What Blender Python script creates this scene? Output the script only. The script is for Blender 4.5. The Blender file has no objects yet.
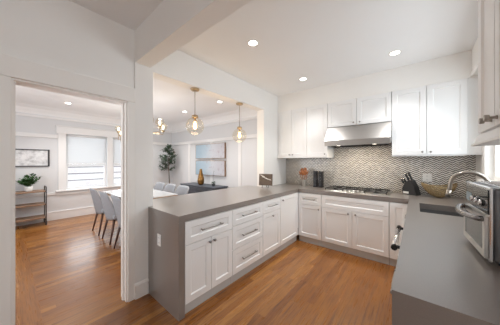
import bpy, bmesh, math, random
from mathutils import Vector, Matrix, Euler
random.seed(7)
PI = math.pi
SC = bpy.context.scene
COL = SC.collection

# ------------------------------------------------------------------ camera
cam_d = bpy.data.cameras.new('camera'); cam = bpy.data.objects.new('camera', cam_d); COL.objects.link(cam)
cam.location = (0, 0, 1.405); cam.rotation_euler = (PI/2, 0, math.radians(39.69))
cam_d.sensor_width = 36; cam_d.lens = 14.4; cam_d.shift_y = -0.0026; cam_d.clip_start = 0.02
SC.camera = cam

# ------------------------------------------------------------------ world, daylight, exposure
W = bpy.data.worlds.new('sky'); SC.world = W; W.use_nodes = True
bg = W.node_tree.nodes['Background']; bg.inputs[0].default_value = (0.86, 0.93, 1.0, 1); bg.inputs[1].default_value = 1.5
def area(name, loc, rot, sx, sy, power, col=(1, 1, 1), spread=PI):
    l = bpy.data.lights.new(name, 'AREA'); l.shape = 'RECTANGLE'; l.size = sx; l.size_y = sy
    l.energy = power; l.color = col; l.spread = spread
    o = bpy.data.objects.new(name, l); COL.objects.link(o); o.location = loc; o.rotation_euler = rot
    return o
# dining and sink window daylight; south, rear and side lamps are added fill
area('dining_daylight', (-7.3, 1.82, 1.7), (0, -PI/2, 0), 1.9, 2.6, 50, (0.93, 0.96, 1))
area('dining_south_fill', (-3.9, -1.5, 1.5), (PI/2+.35, 0, -.25), 1.6, 1.4, 42, (0.95, 0.97, 1))  # added fill from the unseen south end, lifts the dining ceiling
area('sink_daylight', (1.0, 2.5, 1.75), (0, PI/2+.12, 0), 1.2, 1.6, 30, (0.86, 0.94, 1))
area('rear_fill_light', (0.25, -2.5, 1.3), (PI/2, 0, 0), .4, 2.1, 1, (0.97, 0.98, 1))  # weak added fill from behind the camera, no known source
area('side_fill_light', (2.25, -0.9, 1.5), (0, PI/2, 0), 1.4, 2.2, 20, (0.94, 0.98, 1))  # added fill from the unseen right, brightens the left wall
SC.view_settings.view_transform = 'Standard'; SC.view_settings.look = 'None'
SC.view_settings.exposure = 0.05; SC.view_settings.gamma = 1.0; SC.view_settings.use_curve_mapping = False
SC.cycles.use_denoising = True
SC.cycles.max_bounces = 10; SC.cycles.diffuse_bounces = 10; SC.cycles.transparent_max_bounces = 12
SC.cycles.sample_clamp_indirect = 6
SC.cycles.caustics_reflective = False; SC.cycles.caustics_refractive = False

# ------------------------------------------------------------------ material helpers
MATS = {}
class NT:
    def __init__(s, name):
        s.m = bpy.data.materials.new(name); s.m.use_nodes = True
        s.t = s.m.node_tree; s.n = s.t.nodes; s.b = s.n['Principled BSDF']; s.out = s.n['Material Output']
        MATS[name] = s.m
    def node(s, typ, **kw):
        x = s.n.new(typ)
        for k, v in kw.items(): setattr(x, k, v)
        return x
    def link(s, a, b): s.t.links.new(a, b)
    def put(s, sock, v):
        if hasattr(v, 'is_output'): s.link(v, sock)
        else: sock.default_value = v
    def math(s, op, a, b=0.0, c=None):
        x = s.node('ShaderNodeMath', operation=op); s.put(x.inputs[0], a); s.put(x.inputs[1], b)
        if c is not None: s.put(x.inputs[2], c)
        return x.outputs[0]
    def comb(s, x, y, z):
        n = s.node('ShaderNodeCombineXYZ')
        for i, v in enumerate((x, y, z)): s.put(n.inputs[i], v)
        return n.outputs[0]
    def xyz(s):
        g = s.node('ShaderNodeNewGeometry'); p = s.node('ShaderNodeSeparateXYZ'); s.link(g.outputs['Position'], p.inputs[0]); return p.outputs
    def oxyz(s):
        g = s.node('ShaderNodeTexCoord'); p = s.node('ShaderNodeSeparateXYZ'); s.link(g.outputs['Object'], p.inputs[0]); return p.outputs
    def noise(s, vec, scale, detail=3, rough=.5):
        n = s.node('ShaderNodeTexNoise'); s.link(vec, n.inputs['Vector']); n.inputs['Scale'].default_value = scale
        n.inputs['Detail'].default_value = detail; n.inputs['Roughness'].default_value = rough; return n.outputs['Fac']
    def white(s, vec):
        n = s.node('ShaderNodeTexWhiteNoise', noise_dimensions='3D'); s.link(vec, n.inputs['Vector']); return n.outputs['Value']
    def ramp(s, fac, stops, interp='LINEAR'):
        r = s.node('ShaderNodeValToRGB'); r.color_ramp.interpolation = interp; s.link(fac, r.inputs[0])
        e = r.color_ramp.elements
        while len(e) < len(stops): e.new(0.5)
        for i, (p, c) in enumerate(stops): e[i].position = p; e[i].color = (*c, 1)
        return r.outputs[0]
    def mix(s, fac, a, b, typ='MIX'):
        m = s.node('ShaderNodeMix', data_type='RGBA', blend_type=typ); s.put(m.inputs[0], fac)
        for sk, v in ((m.inputs[6], a), (m.inputs[7], b)):
            s.put(sk, v if hasattr(v, 'is_output') else (*v, 1))
        return m.outputs[2]
    def bump(s, h, strength=.2, dist=.01):
        b = s.node('ShaderNodeBump'); b.inputs['Strength'].default_value = strength; b.inputs['Distance'].default_value = dist
        s.link(h, b.inputs['Height']); s.link(b.outputs[0], s.b.inputs['Normal'])
def mat(name, col, rough=.5, metal=0.0, var=0.0, vscale=8, bump=0.0, bscale=60, spec=None, emit=None, estr=0, coat=0, stretch=(1, 1, 1)):
    s = NT(name); s.b.inputs['Roughness'].default_value = rough; s.b.inputs['Metallic'].default_value = metal
    if spec is not None: s.b.inputs['Specular IOR Level'].default_value = spec
    if coat: s.b.inputs['Coat Weight'].default_value = coat; s.b.inputs['Coat Roughness'].default_value = .1
    p = s.oxyz(); v = s.comb(s.math('MULTIPLY', p[0], stretch[0]), s.math('MULTIPLY', p[1], stretch[1]), s.math('MULTIPLY', p[2], stretch[2]))
    if var:
        f = s.noise(v, vscale, 4)
        a = tuple(max(0, c*(1-var)) for c in col); b = tuple(min(1, c*(1+var)) for c in col)
        s.link(s.ramp(f, [(.3, a), (.7, b)]), s.b.inputs['Base Color'])
    else: s.b.inputs['Base Color'].default_value = (*col, 1)
    if bump: s.bump(s.noise(v, bscale, 3), bump, .003)
    if emit: s.b.inputs['Emission Color'].default_value = (*emit, 1); s.b.inputs['Emission Strength'].default_value = estr
    return s.m
WALL = mat('wall_paint', (.87, .86, .84), .75, var=.012, vscale=2, bump=.05, bscale=90)
DWALL = mat('dining_wall_paint', (.68, .69, .705), .7, var=.012, vscale=2)
CEIL = mat('ceiling_paint', (.88, .885, .89), .85, var=.01, vscale=2)
TRIM = mat('white_trim_paint', (.89, .87, .84), .45, var=.01, vscale=3)
DTRIM = mat('dining_trim_paint', (.80, .80, .80), .45, var=.01, vscale=3)
CAB = mat('white_cabinet_lacquer', (.85, .853, .855), .38, var=.008, vscale=3)
TOE = mat('grey_plinth_paint', (.55, .55, .54), .5, var=.02)
STEEL = mat('brushed_steel', (.62, .61, .59), .28, 1, var=.06, vscale=5, stretch=(1, 40, 40))
HOODM = mat('hood_steel', (.47, .455, .44), .34, 1, var=.05, vscale=5, stretch=(1, 40, 40))
CHROME = mat('polished_steel', (.75, .75, .76), .12, 1, var=.03)
NICKEL = mat('satin_nickel', (.40, .36, .32), .3, 1, var=.05)
PULLM = mat('pewter_pull', (.34, .33, .32), .32, 1, var=.05)
BRASS = mat('aged_brass', (.50, .38, .24), .32, 1, var=.08)
BLACK = mat('black_plastic', (.018, .018, .02), .4, var=.2)
IRON = mat('cast_iron', (.03, .028, .027), .6, var=.2, bump=.2)
DKMETAL = mat('dark_metal', (.05, .045, .045), .45, .6, var=.1)
GREYF = mat('grey_blue_upholstery', (.33, .345, .375), .9, var=.08, vscale=60, bump=.3, bscale=300)
WALNUT = mat('dark_walnut', (.10, .045, .028), .4, var=.35, vscale=12, stretch=(6, 6, 1))
SHELFW = mat('rustic_shelf_wood', (.27, .17, .11), .55, var=.3, vscale=10, stretch=(1, 1, 8))
TABLEW = mat('dining_table_lacquer', (.60, .62, .64), .2, var=.03)
TABLEE = mat('table_oak_edge', (.42, .25, .14), .5, var=.2)
NAVY = mat('charcoal_blue_lacquer', (.055, .065, .085), .45, var=.2)
LEAF = mat('leaf_green', (.04, .11, .03), .5, var=.45, vscale=30)
TREELEAF = mat('olive_leaf_green', (.045, .09, .05), .55, var=.45, vscale=25)
BARK = mat('bark_brown', (.13, .09, .06), .8, var=.3, bump=.5)
POTW = mat('white_ceramic', (.82, .82, .81), .25, var=.02)
SOIL = mat('soil', (.05, .035, .025), .95, var=.4, bump=.6)
SWOOD = mat('orange_cherry_wood', (.40, .14, .045), .5, var=.3, vscale=30)
SIGNW = mat('brown_sign_board', (.12, .085, .062), .6, var=.15)
SIGNT = mat('white_sign_lettering', (.8, .78, .74), .6, var=.02)
PLATE = mat('white_outlet_plastic', (.80, .79, .77), .4, var=.01)
SLOT = mat('outlet_slot_dark', (.12, .12, .12), .6, var=.05)
SINKM = mat('grey_sink_composite', (.15, .15, .15), .45, var=.1)
BULB = mat('warm_filament_glow', (1, .8, .5), .5, emit=(1, .62, .25), estr=9)
GLOW = mat('white_globe_glow', (1, .95, .85), .4, emit=(1, .86, .66), estr=3.0)
LENS = mat('downlight_lens_glow', (1, 1, 1), .5, emit=(1, .96, .9), estr=14)
HLENS = mat('hood_lamp_glow', (1, 1, 1), .5, emit=(1, .9, .75), estr=7)
VENTD = mat('grey_vent_slot', (.55, .55, .56), .4, .5, var=.05)
FRAMED = mat('dark_picture_frame', (.035, .035, .04), .4, var=.1)
HONEY = mat('amber_glass_vase', (.25, .13, .035), .18, .55, var=.5, vscale=14)
GOLDB = mat('woven_gold_wire', (.42, .31, .17), .38, .75, var=.4, vscale=60)
OVENB = mat('dark_oven_steel', (.20, .205, .215), .35, .8, var=.05)
OVENH = mat('gunmetal_oven_handle', (.30, .29, .29), .25, 1, var=.05)
SMOKEGL = mat('dark_oven_glass', (.025, .028, .032), .06, coat=.5, var=.1)
SPICEGL = mat('spice_jar_dark', (.03, .03, .032), .15, coat=.4, var=.2)
DISPLAY = mat('oven_display', (.30, .40, .46), .25, var=.1)

def clear_glass(name, tint, gloss=.08):
    s = NT(name); s.n.remove(s.b)
    t = s.node('ShaderNodeBsdfTransparent'); t.inputs[0].default_value = (*tint, 1)
    g = s.node('ShaderNodeBsdfGlossy'); g.inputs['Roughness'].default_value = .04
    lw = s.node('ShaderNodeLayerWeight'); lw.inputs[0].default_value = .25
    f = s.math('ADD', s.math('MULTIPLY', lw.outputs['Facing'], .12), gloss)
    m = s.node('ShaderNodeMixShader'); s.link(f, m.inputs[0]); s.link(t.outputs[0], m.inputs[1]); s.link(g.outputs[0], m.inputs[2])
    s.link(m.outputs[0], s.out.inputs[0]); return s.m
PANE = clear_glass('window_pane', (.97, .98, .98), .03)
GLOBE = clear_glass('clear_globe_glass', (.97, .94, .88), .02)
def shade_mat():
    s = NT('roller_shade_fabric'); s.n.remove(s.b)
    d = s.node('ShaderNodeBsdfDiffuse'); d.inputs[0].default_value = (.86, .87, .87, 1)
    t = s.node('ShaderNodeBsdfTranslucent'); t.inputs[0].default_value = (.62, .63, .64, 1)
    p = s.xyz(); w = s.math('SINE', s.math('MULTIPLY', p[2], 160)); f = s.math('ADD', s.math('MULTIPLY', w, .03), .55)
    m = s.node('ShaderNodeMixShader'); s.link(f, m.inputs[0]); s.link(d.outputs[0], m.inputs[1]); s.link(t.outputs[0], m.inputs[2])
    s.link(m.outputs[0], s.out.inputs[0]); return s.m
SHADE = shade_mat()

def wood_floor(name, along):            # oak strip boards with random lengths
    s = NT(name); p = s.xyz()
    a, l = (p[0], p[1]) if along == 'y' else (p[1], p[0])
    r = s.math('FLOOR', s.math('DIVIDE', a, .070))
    off = s.white(s.comb(r, 3.3, 0)); bl = s.math('ADD', s.math('DIVIDE', l, 1.15), s.math('MULTIPLY', off, 7))
    bi = s.math('FLOOR', bl); h = s.white(s.comb(r, bi, 1.7))
    base = s.ramp(h, [(0, (.22, .078, .013)), (.35, (.275, .103, .018)), (.75, (.32, .127, .024)), (1, (.42, .190, .045))])
    gv = s.comb(s.math('MULTIPLY', a, 46), s.math('MULTIPLY', l, 2.6), s.math('MULTIPLY', h, 40))
    g = s.noise(gv, 1.0, 5, .65)
    gr = s.ramp(g, [(.34, (.38, .28, .22)), (.50, (.95, .93, .90)), (.70, (1.0, 1.0, 1.0))])
    c = s.mix(.85, base, gr, 'MULTIPLY')
    fx = s.math('FRACT', s.math('DIVIDE', a, .070)); fy = s.math('FRACT', bl)
    gap = s.math('MAXIMUM', s.math('LESS_THAN', fx, .03), s.math('LESS_THAN', fy, .003))
    c = s.mix(s.math('MULTIPLY', gap, .55), c, (.12, .05, .02))
    s.link(c, s.b.inputs['Base Color'])
    s.b.inputs['Specular IOR Level'].default_value = .5; s.b.inputs['Coat Weight'].default_value = .3; s.b.inputs['Coat Roughness'].default_value = .22
    rr = s.ramp(g, [(.3, (.36,)*3), (.7, (.24,)*3)]); s.link(rr, s.b.inputs['Roughness'])
    s.bump(s.math('SUBTRACT', g, gap), .08, .002); return s.m
FLOORY = wood_floor('oak_strip_floor_lengthwise', 'y'); FLOORX = wood_floor('oak_strip_floor_crosswise', 'x')

def quartz(name, col):
    s = NT(name); p = s.xyz(); v = s.comb(*p)
    f = s.noise(v, 260, 2); f2 = s.noise(v, 5, 4)
    c = s.ramp(f, [(.35, tuple(x*.88 for x in col)), (.6, col), (.8, tuple(x*1.10 for x in col))])
    c = s.mix(.25, c, s.ramp(f2, [(.3, tuple(x*.93 for x in col)), (.7, tuple(x*1.06 for x in col))]))
    s.link(c, s.b.inputs['Base Color']); s.b.inputs['Roughness'].default_value = .32
    s.b.inputs['Specular IOR Level'].default_value = 1.0; s.b.inputs['Coat Weight'].default_value = .8; s.b.inputs['Coat Roughness'].default_value = .28; return s.m
QUARTZ = quartz('grey_quartz', (.220, .193, .176))


def mosaic():                            # wavy stacked rows of slim tiles
    s = NT('wavy_mosaic_tile'); p = s.xyz()
    ph = s.math('DIVIDE', p[0], .064)
    tri = s.math('ABSOLUTE', s.math('SUBTRACT', s.math('FRACT', ph), .5))
    zz = s.math('ADD', p[2], s.math('MULTIPLY', tri, .048))
    rowf = s.math('DIVIDE', zz, .0150); row = s.math('FLOOR', rowf); fr = s.math('FRACT', rowf)
    odd = s.math('MODULO', row, 2.0)
    tx = s.math('FLOOR', s.math('DIVIDE', p[0], .032))
    h = s.white(s.comb(tx, row, .5))
    light = s.ramp(h, [(0, (.66, .63, .58)), (.5, (.82, .80, .76)), (1, (.90, .89, .86))])
    dark = s.ramp(h, [(0, (.07, .065, .065)), (.5, (.15, .13, .115)), (.85, (.24, .205, .17)), (1, (.42, .37, .31))])
    c = s.mix(odd, light, dark)
    g = s.math('LESS_THAN', fr, .12); c = s.mix(g, c, (.62, .60, .56))
    s.link(c, s.b.inputs['Base Color']); s.b.inputs['Roughness'].default_value = .28; return s.m
MOSAIC = mosaic()

def siding():
    s = NT('painted_clapboard'); p = s.xyz(); f = s.math('FRACT', s.math('DIVIDE', p[2], .235))
    l = s.math('LESS_THAN', f, .14); n = s.noise(s.comb(p[1], p[1], p[2]), 3, 2)
    c = s.mix(l, s.ramp(n, [(.3, (.80, .72, .70)), (.7, (.88, .83, .81))]), (.24, .20, .20))
    s.link(c, s.b.inputs['Base Color']); s.b.inputs['Roughness'].default_value = .8; return s.m
SIDING = siding()
def sketch_print(name, a, b, c, sc):
    s = NT(name); p = s.oxyz(); v = s.comb(*p); f = s.noise(v, sc, 8, .7); g = s.noise(v, sc*.35, 3)
    k = s.mix(s.math('MULTIPLY', g, 1.0), s.ramp(f, [(.38, a), (.5, b), (.6, c)]), c)
    s.link(k, s.b.inputs['Base Color']); s.b.inputs['Roughness'].default_value = .5; return s.m
PRINT = sketch_print('grey_ink_print', (.10, .10, .11), (.55, .56, .58), (.78, .79, .80), 7)
def canvas_mat():
    s = NT('pale_blossom_canvas'); p = s.oxyz(); v = s.comb(*p)
    t = s.math('ADD', s.math('DIVIDE', p[0], 1.27), .5); f = s.noise(v, 16, 6, .7); g = s.noise(v, 4, 3)
    base = s.ramp(s.math('ADD', t, s.math('MULTIPLY', s.math('SUBTRACT', g, .5), .5)), [(0, (.33, .44, .53)), (.40, (.44, .53, .60)), (.62, (.54, .56, .60)), (1, (.50, .49, .53))])
    sp = s.math('MULTIPLY', s.math('GREATER_THAN', f, .58), s.math('GREATER_THAN', t, .35))
    c = s.mix(s.math('MULTIPLY', sp, .6), base, (.38, .33, .38)); s.link(c, s.b.inputs['Base Color']); s.b.inputs['Roughness'].default_value = .8; return s.m
CANVAS = canvas_mat()

# ------------------------------------------------------------------ mesh helpers
class MB:
    def __init__(s): s.bm = bmesh.new(); s.mats = []; s.cur = 0
    def use(s, m):
        if m not in s.mats: s.mats.append(m)
        s.cur = s.mats.index(m); return s
    def _face(s, vs, smooth=False):
        try: f = s.bm.faces.new(vs)
        except ValueError: return None
        f.material_index = s.cur; f.smooth = smooth; return f
    def box(s, x0, x1, y0, y1, z0, z1, bev=0, M=None, seg=1):
        P = [Vector((x, y, z)) for z in (z0, z1) for y in (y0, y1) for x in (x0, x1)]
        if M is not None: P = [M @ p for p in P]
        v = [s.bm.verts.new(p) for p in P]
        fs = [s._face([v[i] for i in q]) for q in ((0, 2, 3, 1), (4, 5, 7, 6), (0, 1, 5, 4), (2, 6, 7, 3), (0, 4, 6, 2), (1, 3, 7, 5))]
        if bev:
            es = list({e for f in fs for e in f.edges})
            r = bmesh.ops.bevel(s.bm, geom=es, offset=bev, segments=seg, profile=.5, affect='EDGES', clamp_overlap=True)
            for f in r['faces']: f.material_index = s.cur; f.smooth = seg > 1
        return s
    def cells(s, us, vs, inside, w0, w1, axis='z'):   # rectilinear plate with holes; axis is the thin one
        def pt(u, v, w): return {'z': (u, v, w), 'x': (w, u, v), 'y': (u, w, v)}[axis]
        cache = {}
        def V(i, j, w):
            k = (i, j, w)
            if k not in cache: cache[k] = s.bm.verts.new(pt(us[i], vs[j], w))
            return cache[k]
        nu, nv = len(us)-1, len(vs)-1
        I = [[bool(0 <= i < nu and 0 <= j < nv and inside((us[i]+us[i+1])/2, (vs[j]+vs[j+1])/2)) for j in range(nv)] for i in range(nu)]
        g = lambda i, j: 0 <= i < nu and 0 <= j < nv and I[i][j]
        for i in range(nu):
            for j in range(nv):
                if not I[i][j]: continue
                s._face([V(i, j, w1), V(i+1, j, w1), V(i+1, j+1, w1), V(i, j+1, w1)])
                s._face([V(i, j, w0), V(i, j+1, w0), V(i+1, j+1, w0), V(i+1, j, w0)])
                if not g(i-1, j): s._face([V(i, j, w0), V(i, j, w1), V(i, j+1, w1), V(i, j+1, w0)])
                if not g(i+1, j): s._face([V(i+1, j, w0), V(i+1, j+1, w0), V(i+1, j+1, w1), V(i+1, j, w1)])
                if not g(i, j-1): s._face([V(i, j, w0), V(i+1, j, w0), V(i+1, j, w1), V(i, j, w1)])
                if not g(i, j+1): s._face([V(i, j+1, w0), V(i, j+1, w1), V(i+1, j+1, w1), V(i+1, j+1, w0)])
        return s
    def prism(s, pts, w0, w1, axis='x'):              # polygon extruded along an axis
        def pt(p, w): return {'x': (w, p[0], p[1]), 'y': (p[0], w, p[1]), 'z': (p[0], p[1], w)}[axis]
        a = [s.bm.verts.new(pt(p, w0)) for p in pts]; b = [s.bm.verts.new(pt(p, w1)) for p in pts]
        s._face(a[::-1]); s._face(b); n = len(pts)
        for i in range(n): s._face([a[i], a[(i+1) % n], b[(i+1) % n], b[i]])
        return s
    def tube(s, pts, r, seg=8, caps=True, closed=False):
        pts = [Vector(p) for p in pts]; n = len(pts); rs = r if isinstance(r, (list, tuple)) else [r]*n
        rings = []; up = None
        for i, p in enumerate(pts):
            if closed: d = pts[(i+1) % n]-pts[i-1]
            else: d = pts[min(i+1, n-1)]-pts[max(i-1, 0)]
            d.normalize()
            if up is None: up = Vector((0, 0, 1)) if abs(d.z) < .9 else Vector((1, 0, 0))
            a = d.cross(up); a.normalize(); b = a.cross(d); b.normalize(); up = b
            rings.append([s.bm.verts.new(p+a*math.cos(2*PI*k/seg)*rs[i]+b*math.sin(2*PI*k/seg)*rs[i]) for k in range(seg)])
        m = n if closed else n-1
        for i in range(m):
            A, B = rings[i], rings[(i+1) % n]
            for k in range(seg): s._face([A[k], A[(k+1) % seg], B[(k+1) % seg], B[k]], True)
        if caps and not closed: s._face(rings[0][::-1]); s._face(rings[-1])
        return s
    def lathe(s, prof, c=(0, 0, 0), seg=24, M=None, caps=True):   # profile of (radius, height)
        c = Vector(c); rings = []
        for r, z in prof:
            r = max(r, .0004)
            P = [Vector((r*math.cos(2*PI*k/seg), r*math.sin(2*PI*k/seg), z)) for k in range(seg)]
            rings.append([s.bm.verts.new((M @ p if M is not None else p)+c) for p in P])
        for A, B in zip(rings, rings[1:]):
            for k in range(seg): s._face([A[k], A[(k+1) % seg], B[(k+1) % seg], B[k]], True)
        if caps: s._face(rings[0][::-1]); s._face(rings[-1])
        return s
    def grid(s, fn, nu, nv, smooth=True, closed_u=False):
        V = [[s.bm.verts.new(fn(i/(nu if closed_u else nu-1), j/(nv-1))) for j in range(nv)] for i in range(nu)]
        for i in range(nu if closed_u else nu-1):
            for j in range(nv-1):
                k = (i+1) % nu
                s._face([V[i][j], V[k][j], V[k][j+1], V[i][j+1]], smooth)
        return s
    def quad(s, *p, smooth=False): s._face([s.bm.verts.new(x) for x in p], smooth); return s
    def build(s, name, m=None, parent=None, fix=True, loc=None, rot=None):
        if fix: bmesh.ops.recalc_face_normals(s.bm, faces=s.bm.faces[:])
        me = bpy.data.meshes.new(name); s.bm.to_mesh(me); s.bm.free()
        if s.mats:
            for x in s.mats: me.materials.append(x)
        elif m: me.materials.append(m)
        o = bpy.data.objects.new(name, me); COL.objects.link(o)
        if parent: o.parent = parent
        if loc is not None: o.location = loc
        if rot is not None: o.rotation_euler = rot
        return o
def tag(o, label=None, cat=None, group=None, kind=None):
    if label: o['label'] = label
    if cat: o['category'] = cat
    if group: o['group'] = group
    if kind: o['kind'] = kind
    return o
def thing(name, label, cat, loc=(0, 0, 0), rz=0, group=None):
    o = bpy.data.objects.new(name, None); COL.objects.link(o); o.location = loc; o.rotation_euler = (0, 0, rz)
    o.empty_display_size = .1
    return tag(o, label, cat, group)
def struct(name, mb, m=None): return tag(mb.build(name, m), kind='structure')
def spart(name, mb, m, parent): return mb.build(name, m, parent)
def copy_tree(o, parent=None):
    c = o.copy(); COL.objects.link(c)
    if parent: c.parent = parent
    for ch in list(o.children): copy_tree(ch, c)
    return c
def again(o, loc, rz=None, label=None, group=None):
    c = copy_tree(o); c.location = loc
    if rz is not None: c.rotation_euler = (0, 0, rz)
    if label: c['label'] = label
    if group: c['group'] = group
    return c

# ================================================================== STRUCTURE
XL, XR, YB, YN = -2.2, .6, 3.9, -2.6        # kitchen: pass-through wall, sink wall, hob wall, unseen rear
DX, DY, DS = -6.65, 3.7, -1.6               # dining room: window wall, art wall, south wall
HC, HD = 2.743, 2.64
# floors
struct('floor', MB().box(XL-.16, 2.55, YN-.15, YB+.15, -.12, 0), FLOORY)
struct('floor.001', MB().box(DX-.2, XL-.16, .19, DY+.2, -.12, 0), FLOORY)
struct('floor.002', MB().box(DX-.2, XL-.16, DS-.2, .19, -.12, 0), FLOORX)
# ceilings
struct('ceiling', MB().box(XL-.16, 2.55, YN-.15, YB+.15, HC, HC+.15), CEIL)
m = MB(); m.box(DX-.2, XL-.16, DS-.2, DY+.2, HD, HD+.25)
m.prism([(DX, HD), (DX, HD-.17), (DX+.03, HD-.12), (DX+.09, HD-.05), (DX+.2, HD)], DS, DY, 'y')
m.prism([(DY, HD), (DY-.2, HD), (DY-.09, HD-.05), (DY-.03, HD-.12), (DY, HD-.17)], DX, XL-.16, 'x')
struct('ceiling.001', m, CEIL)
# pass-through wall with doorway, post and header
struct('wall_left', MB().cells([YN-.15, .01, .755, .82], [0, 2.0, HC], lambda y, z: not (.01 < y < .755 and z < 2), XL-.16, XL-.02, 'x'), WALL)
struct('wall_left.001', MB().cells([.82, 1.0, 3.06, YB+.15], [0, .86, 2.375, HC], lambda y, z: not (1 < y < 3.06 and .86 < z < 2.375), XL-.16, XL, 'x'), WALL)
struct('wall_back', MB().box(XL, XR, YB, YB+.15, 0, HC), WALL)
struct('trim_1', MB().box(XL, XR, 3.545, YB, 2.412, HC), WALL)                         # soffit over the wall cabinets
struct('trim_2', MB().box(XL, XR, .82, .97, 2.41, HC), WALL)                           # dropped beam
struct('wall_right_soffit', MB().box(.515, XR, 2.1, 3.545, 2.43, HC), WALL)
struct('trim_3', MB().box(.498, .5149, 2.1, 3.545, 2.42, 2.455, .003), TRIM)               # moulding on sink wall
ws = (1.75, 3.35, 1.2, 2.3)
struct('wall_right', MB().cells([.97, ws[0], ws[1], YB+.15], [0, ws[2], ws[3], HC], lambda y, z: not (ws[0] < y < ws[1] and ws[2] < z < ws[3]), XR, XR+.15, 'x'), WALL)
struct('wall_right.001', MB().box(XR, 2.55, .82, .97, 0, HC), WALL)
struct('wall_right.002', MB().cells([YN-.15, -1.9, -.1, .82], [0, .9, 2.1, HC], lambda y, z: not (-1.9 < y < -.1 and .9 < z < 2.1), 2.4, 2.55, 'x'), WALL)
struct('wall_front', MB().cells([XL-.02, 0, .5, 2.4], [0, 2.3, HC], lambda x, z: not (0 < x < .5 and z < 2.3), YN-.15, YN, 'y'), WALL)  # unseen rear wall, its opening sized to limit the sky light entering
W1, W2, WZ = (.90, 1.75), (1.89, 2.74), (.70, 2.08)
def inwin(y, z): return WZ[0] < z < WZ[1] and (W1[0] < y < W1[1] or W2[0] < y < W2[1])
struct('wall_dining_window', MB().cells([DS-.2, W1[0], W1[1], W2[0], W2[1], DY+.2], [0, WZ[0], WZ[1], HD], lambda y, z: not inwin(y, z), DX-.2, DX, 'x'), DWALL)
struct('wall_dining_back', MB().box(DX, XL-.16, DY, DY+.2, 0, HD), DWALL)
struct('wall_dining_south', MB().cells([DX, -5.6, -3.2, XL-.16], [0, .7, 2.1, HD], lambda x, z: not (-5.6 < x < -3.2 and .7 < z < 2.1), DS-.2, DS, 'y'), DWALL)
# door casing of the near doorway
m = MB(); m.box(XL-.02, XL, -.13, .01, 0, 2.0, .003); m.box(XL-.02, XL, .755, .82, .16, 2.0, .003)
m.box(XL-.02, XL+.004, -.17, .82, 2.0, 2.145, .003)
m.box(XL-.18, XL-.16, -.13, .01, 0, 2.0, .003); m.box(XL-.18, XL-.16, .755, .87, 0, 2.0, .003); m.box(XL-.18, XL-.16, -.13, .87, 2.0, 2.145, .003)
m.box(XL-.16, XL-.02, .01, .022, 0, 2.0); m.box(XL-.16, XL-.02, .743, .755, 0, 2.0); m.box(XL-.16, XL-.02, .022, .743, 1.988, 2.0)
m.box(XL-.10, XL-.07, .73, .743, 0, 1.988); m.box(XL-.10, XL-.07, .022, .030, 0, 1.988)
m.box(XL-.02, XL-.002, .755, .82, 0, .16, .002)
struct('door_1', m, TRIM)
m = MB(); m.box(XL, XL+.016, .815, .948, 0, .14, .002); m.prism([(XL, .14), (XL+.016, .14), (XL+.005, .158), (XL, .158)], .815, .948, 'y')
struct('baseboard_left', m, TRIM)
m = MB(); m.box(XL-.02, XL-.006, YN, -.17, 0, .16, .003)
struct('baseboard_left.001', m, TRIM)
# dining trim
m = MB(); m.box(DX, DX+.018, DS, DY, 0, .18, .003); m.box(DX, DX+.026, DS, DY, .18, .205, .004)
struct('baseboard_dining_window', m, DTRIM)
m = MB(); m.box(DX+.03, XL-.18, DY-.018, DY, 0, .18, .003); m.box(DX+.03, XL-.18, DY-.026, DY, .18, .205, .004)
struct('baseboard_dining_back', m, DTRIM)
m = MB()
m.box(DX, DX+.03, DS, .75, 1.955, 2.04, .004); m.box(DX, DX+.03, 2.9, DY, 1.955, 2.04, .004)   # plate rail
m.box(DX, DX+.022, DS, .72, .60, .66, .004); m.box(DX, DX+.022, 2.9, DY, .60, .66, .004); m.box(DX, DX+.018, .72, 2.9, .58, .64, .004)
for y in (-.35,): m.box(DX, DX+.014, y-.035, y+.035, .66, 1.955, .002)
m.box(DX, DX+.03, DS, DY, 2.40, 2.455, .006)
struct('trim_4', m, DTRIM)
m = MB(); m.box(DX+.03, XL-.16, DY-.03, DY, 1.955, 2.04, .004); m.box(DX+.03, XL-.16, DY-.03, DY, 2.40, 2.455, .006)
for x in (-5.6, -4.5, -3.4): m.box(x-.05, x+.05, DY-.014, DY, .205, 1.955, .002)
struct('trim_5', m, DTRIM)
# dining windows
m = MB()
for a, b in ((.755, .90), (1.75, 1.89), (2.74, 2.885)): m.box(DX, DX+.025, a, b, .70, 2.08, .004)
m.box(DX, DX+.03, .72, 2.92, 2.08, 2.25, .004); m.box(DX, DX+.045, .71, 2.93, 2.25, 2.27, .004)
m.box(DX, DX+.07, .71, 2.93, .665, .70, .006)
struct('trim_6', m, DTRIM)
for i, (a, b) in enumerate((W1, W2)):
    w = MB()
    w.box(DX-.12, DX-.08, a, a+.045, *WZ); w.box(DX-.12, DX-.08, b-.045, b, *WZ)
    w.box(DX-.12, DX-.08, a+.045, b-.045, WZ[0], WZ[0]+.05); w.box(DX-.12, DX-.08, a+.045, b-.045, WZ[1]-.045, WZ[1])
    w.box(DX-.12, DX-.07, a+.045, b-.045, 1.285, 1.325)
    o = struct('window_%d' % (i+1), w, DTRIM)
    MB().box(DX-.103, DX-.098, a+.045, b-.045, WZ[0]+.05, 1.285).box(DX-.103, DX-.098, a+.045, b-.045, 1.325, WZ[1]-.045).build('pane', PANE, o)
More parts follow.
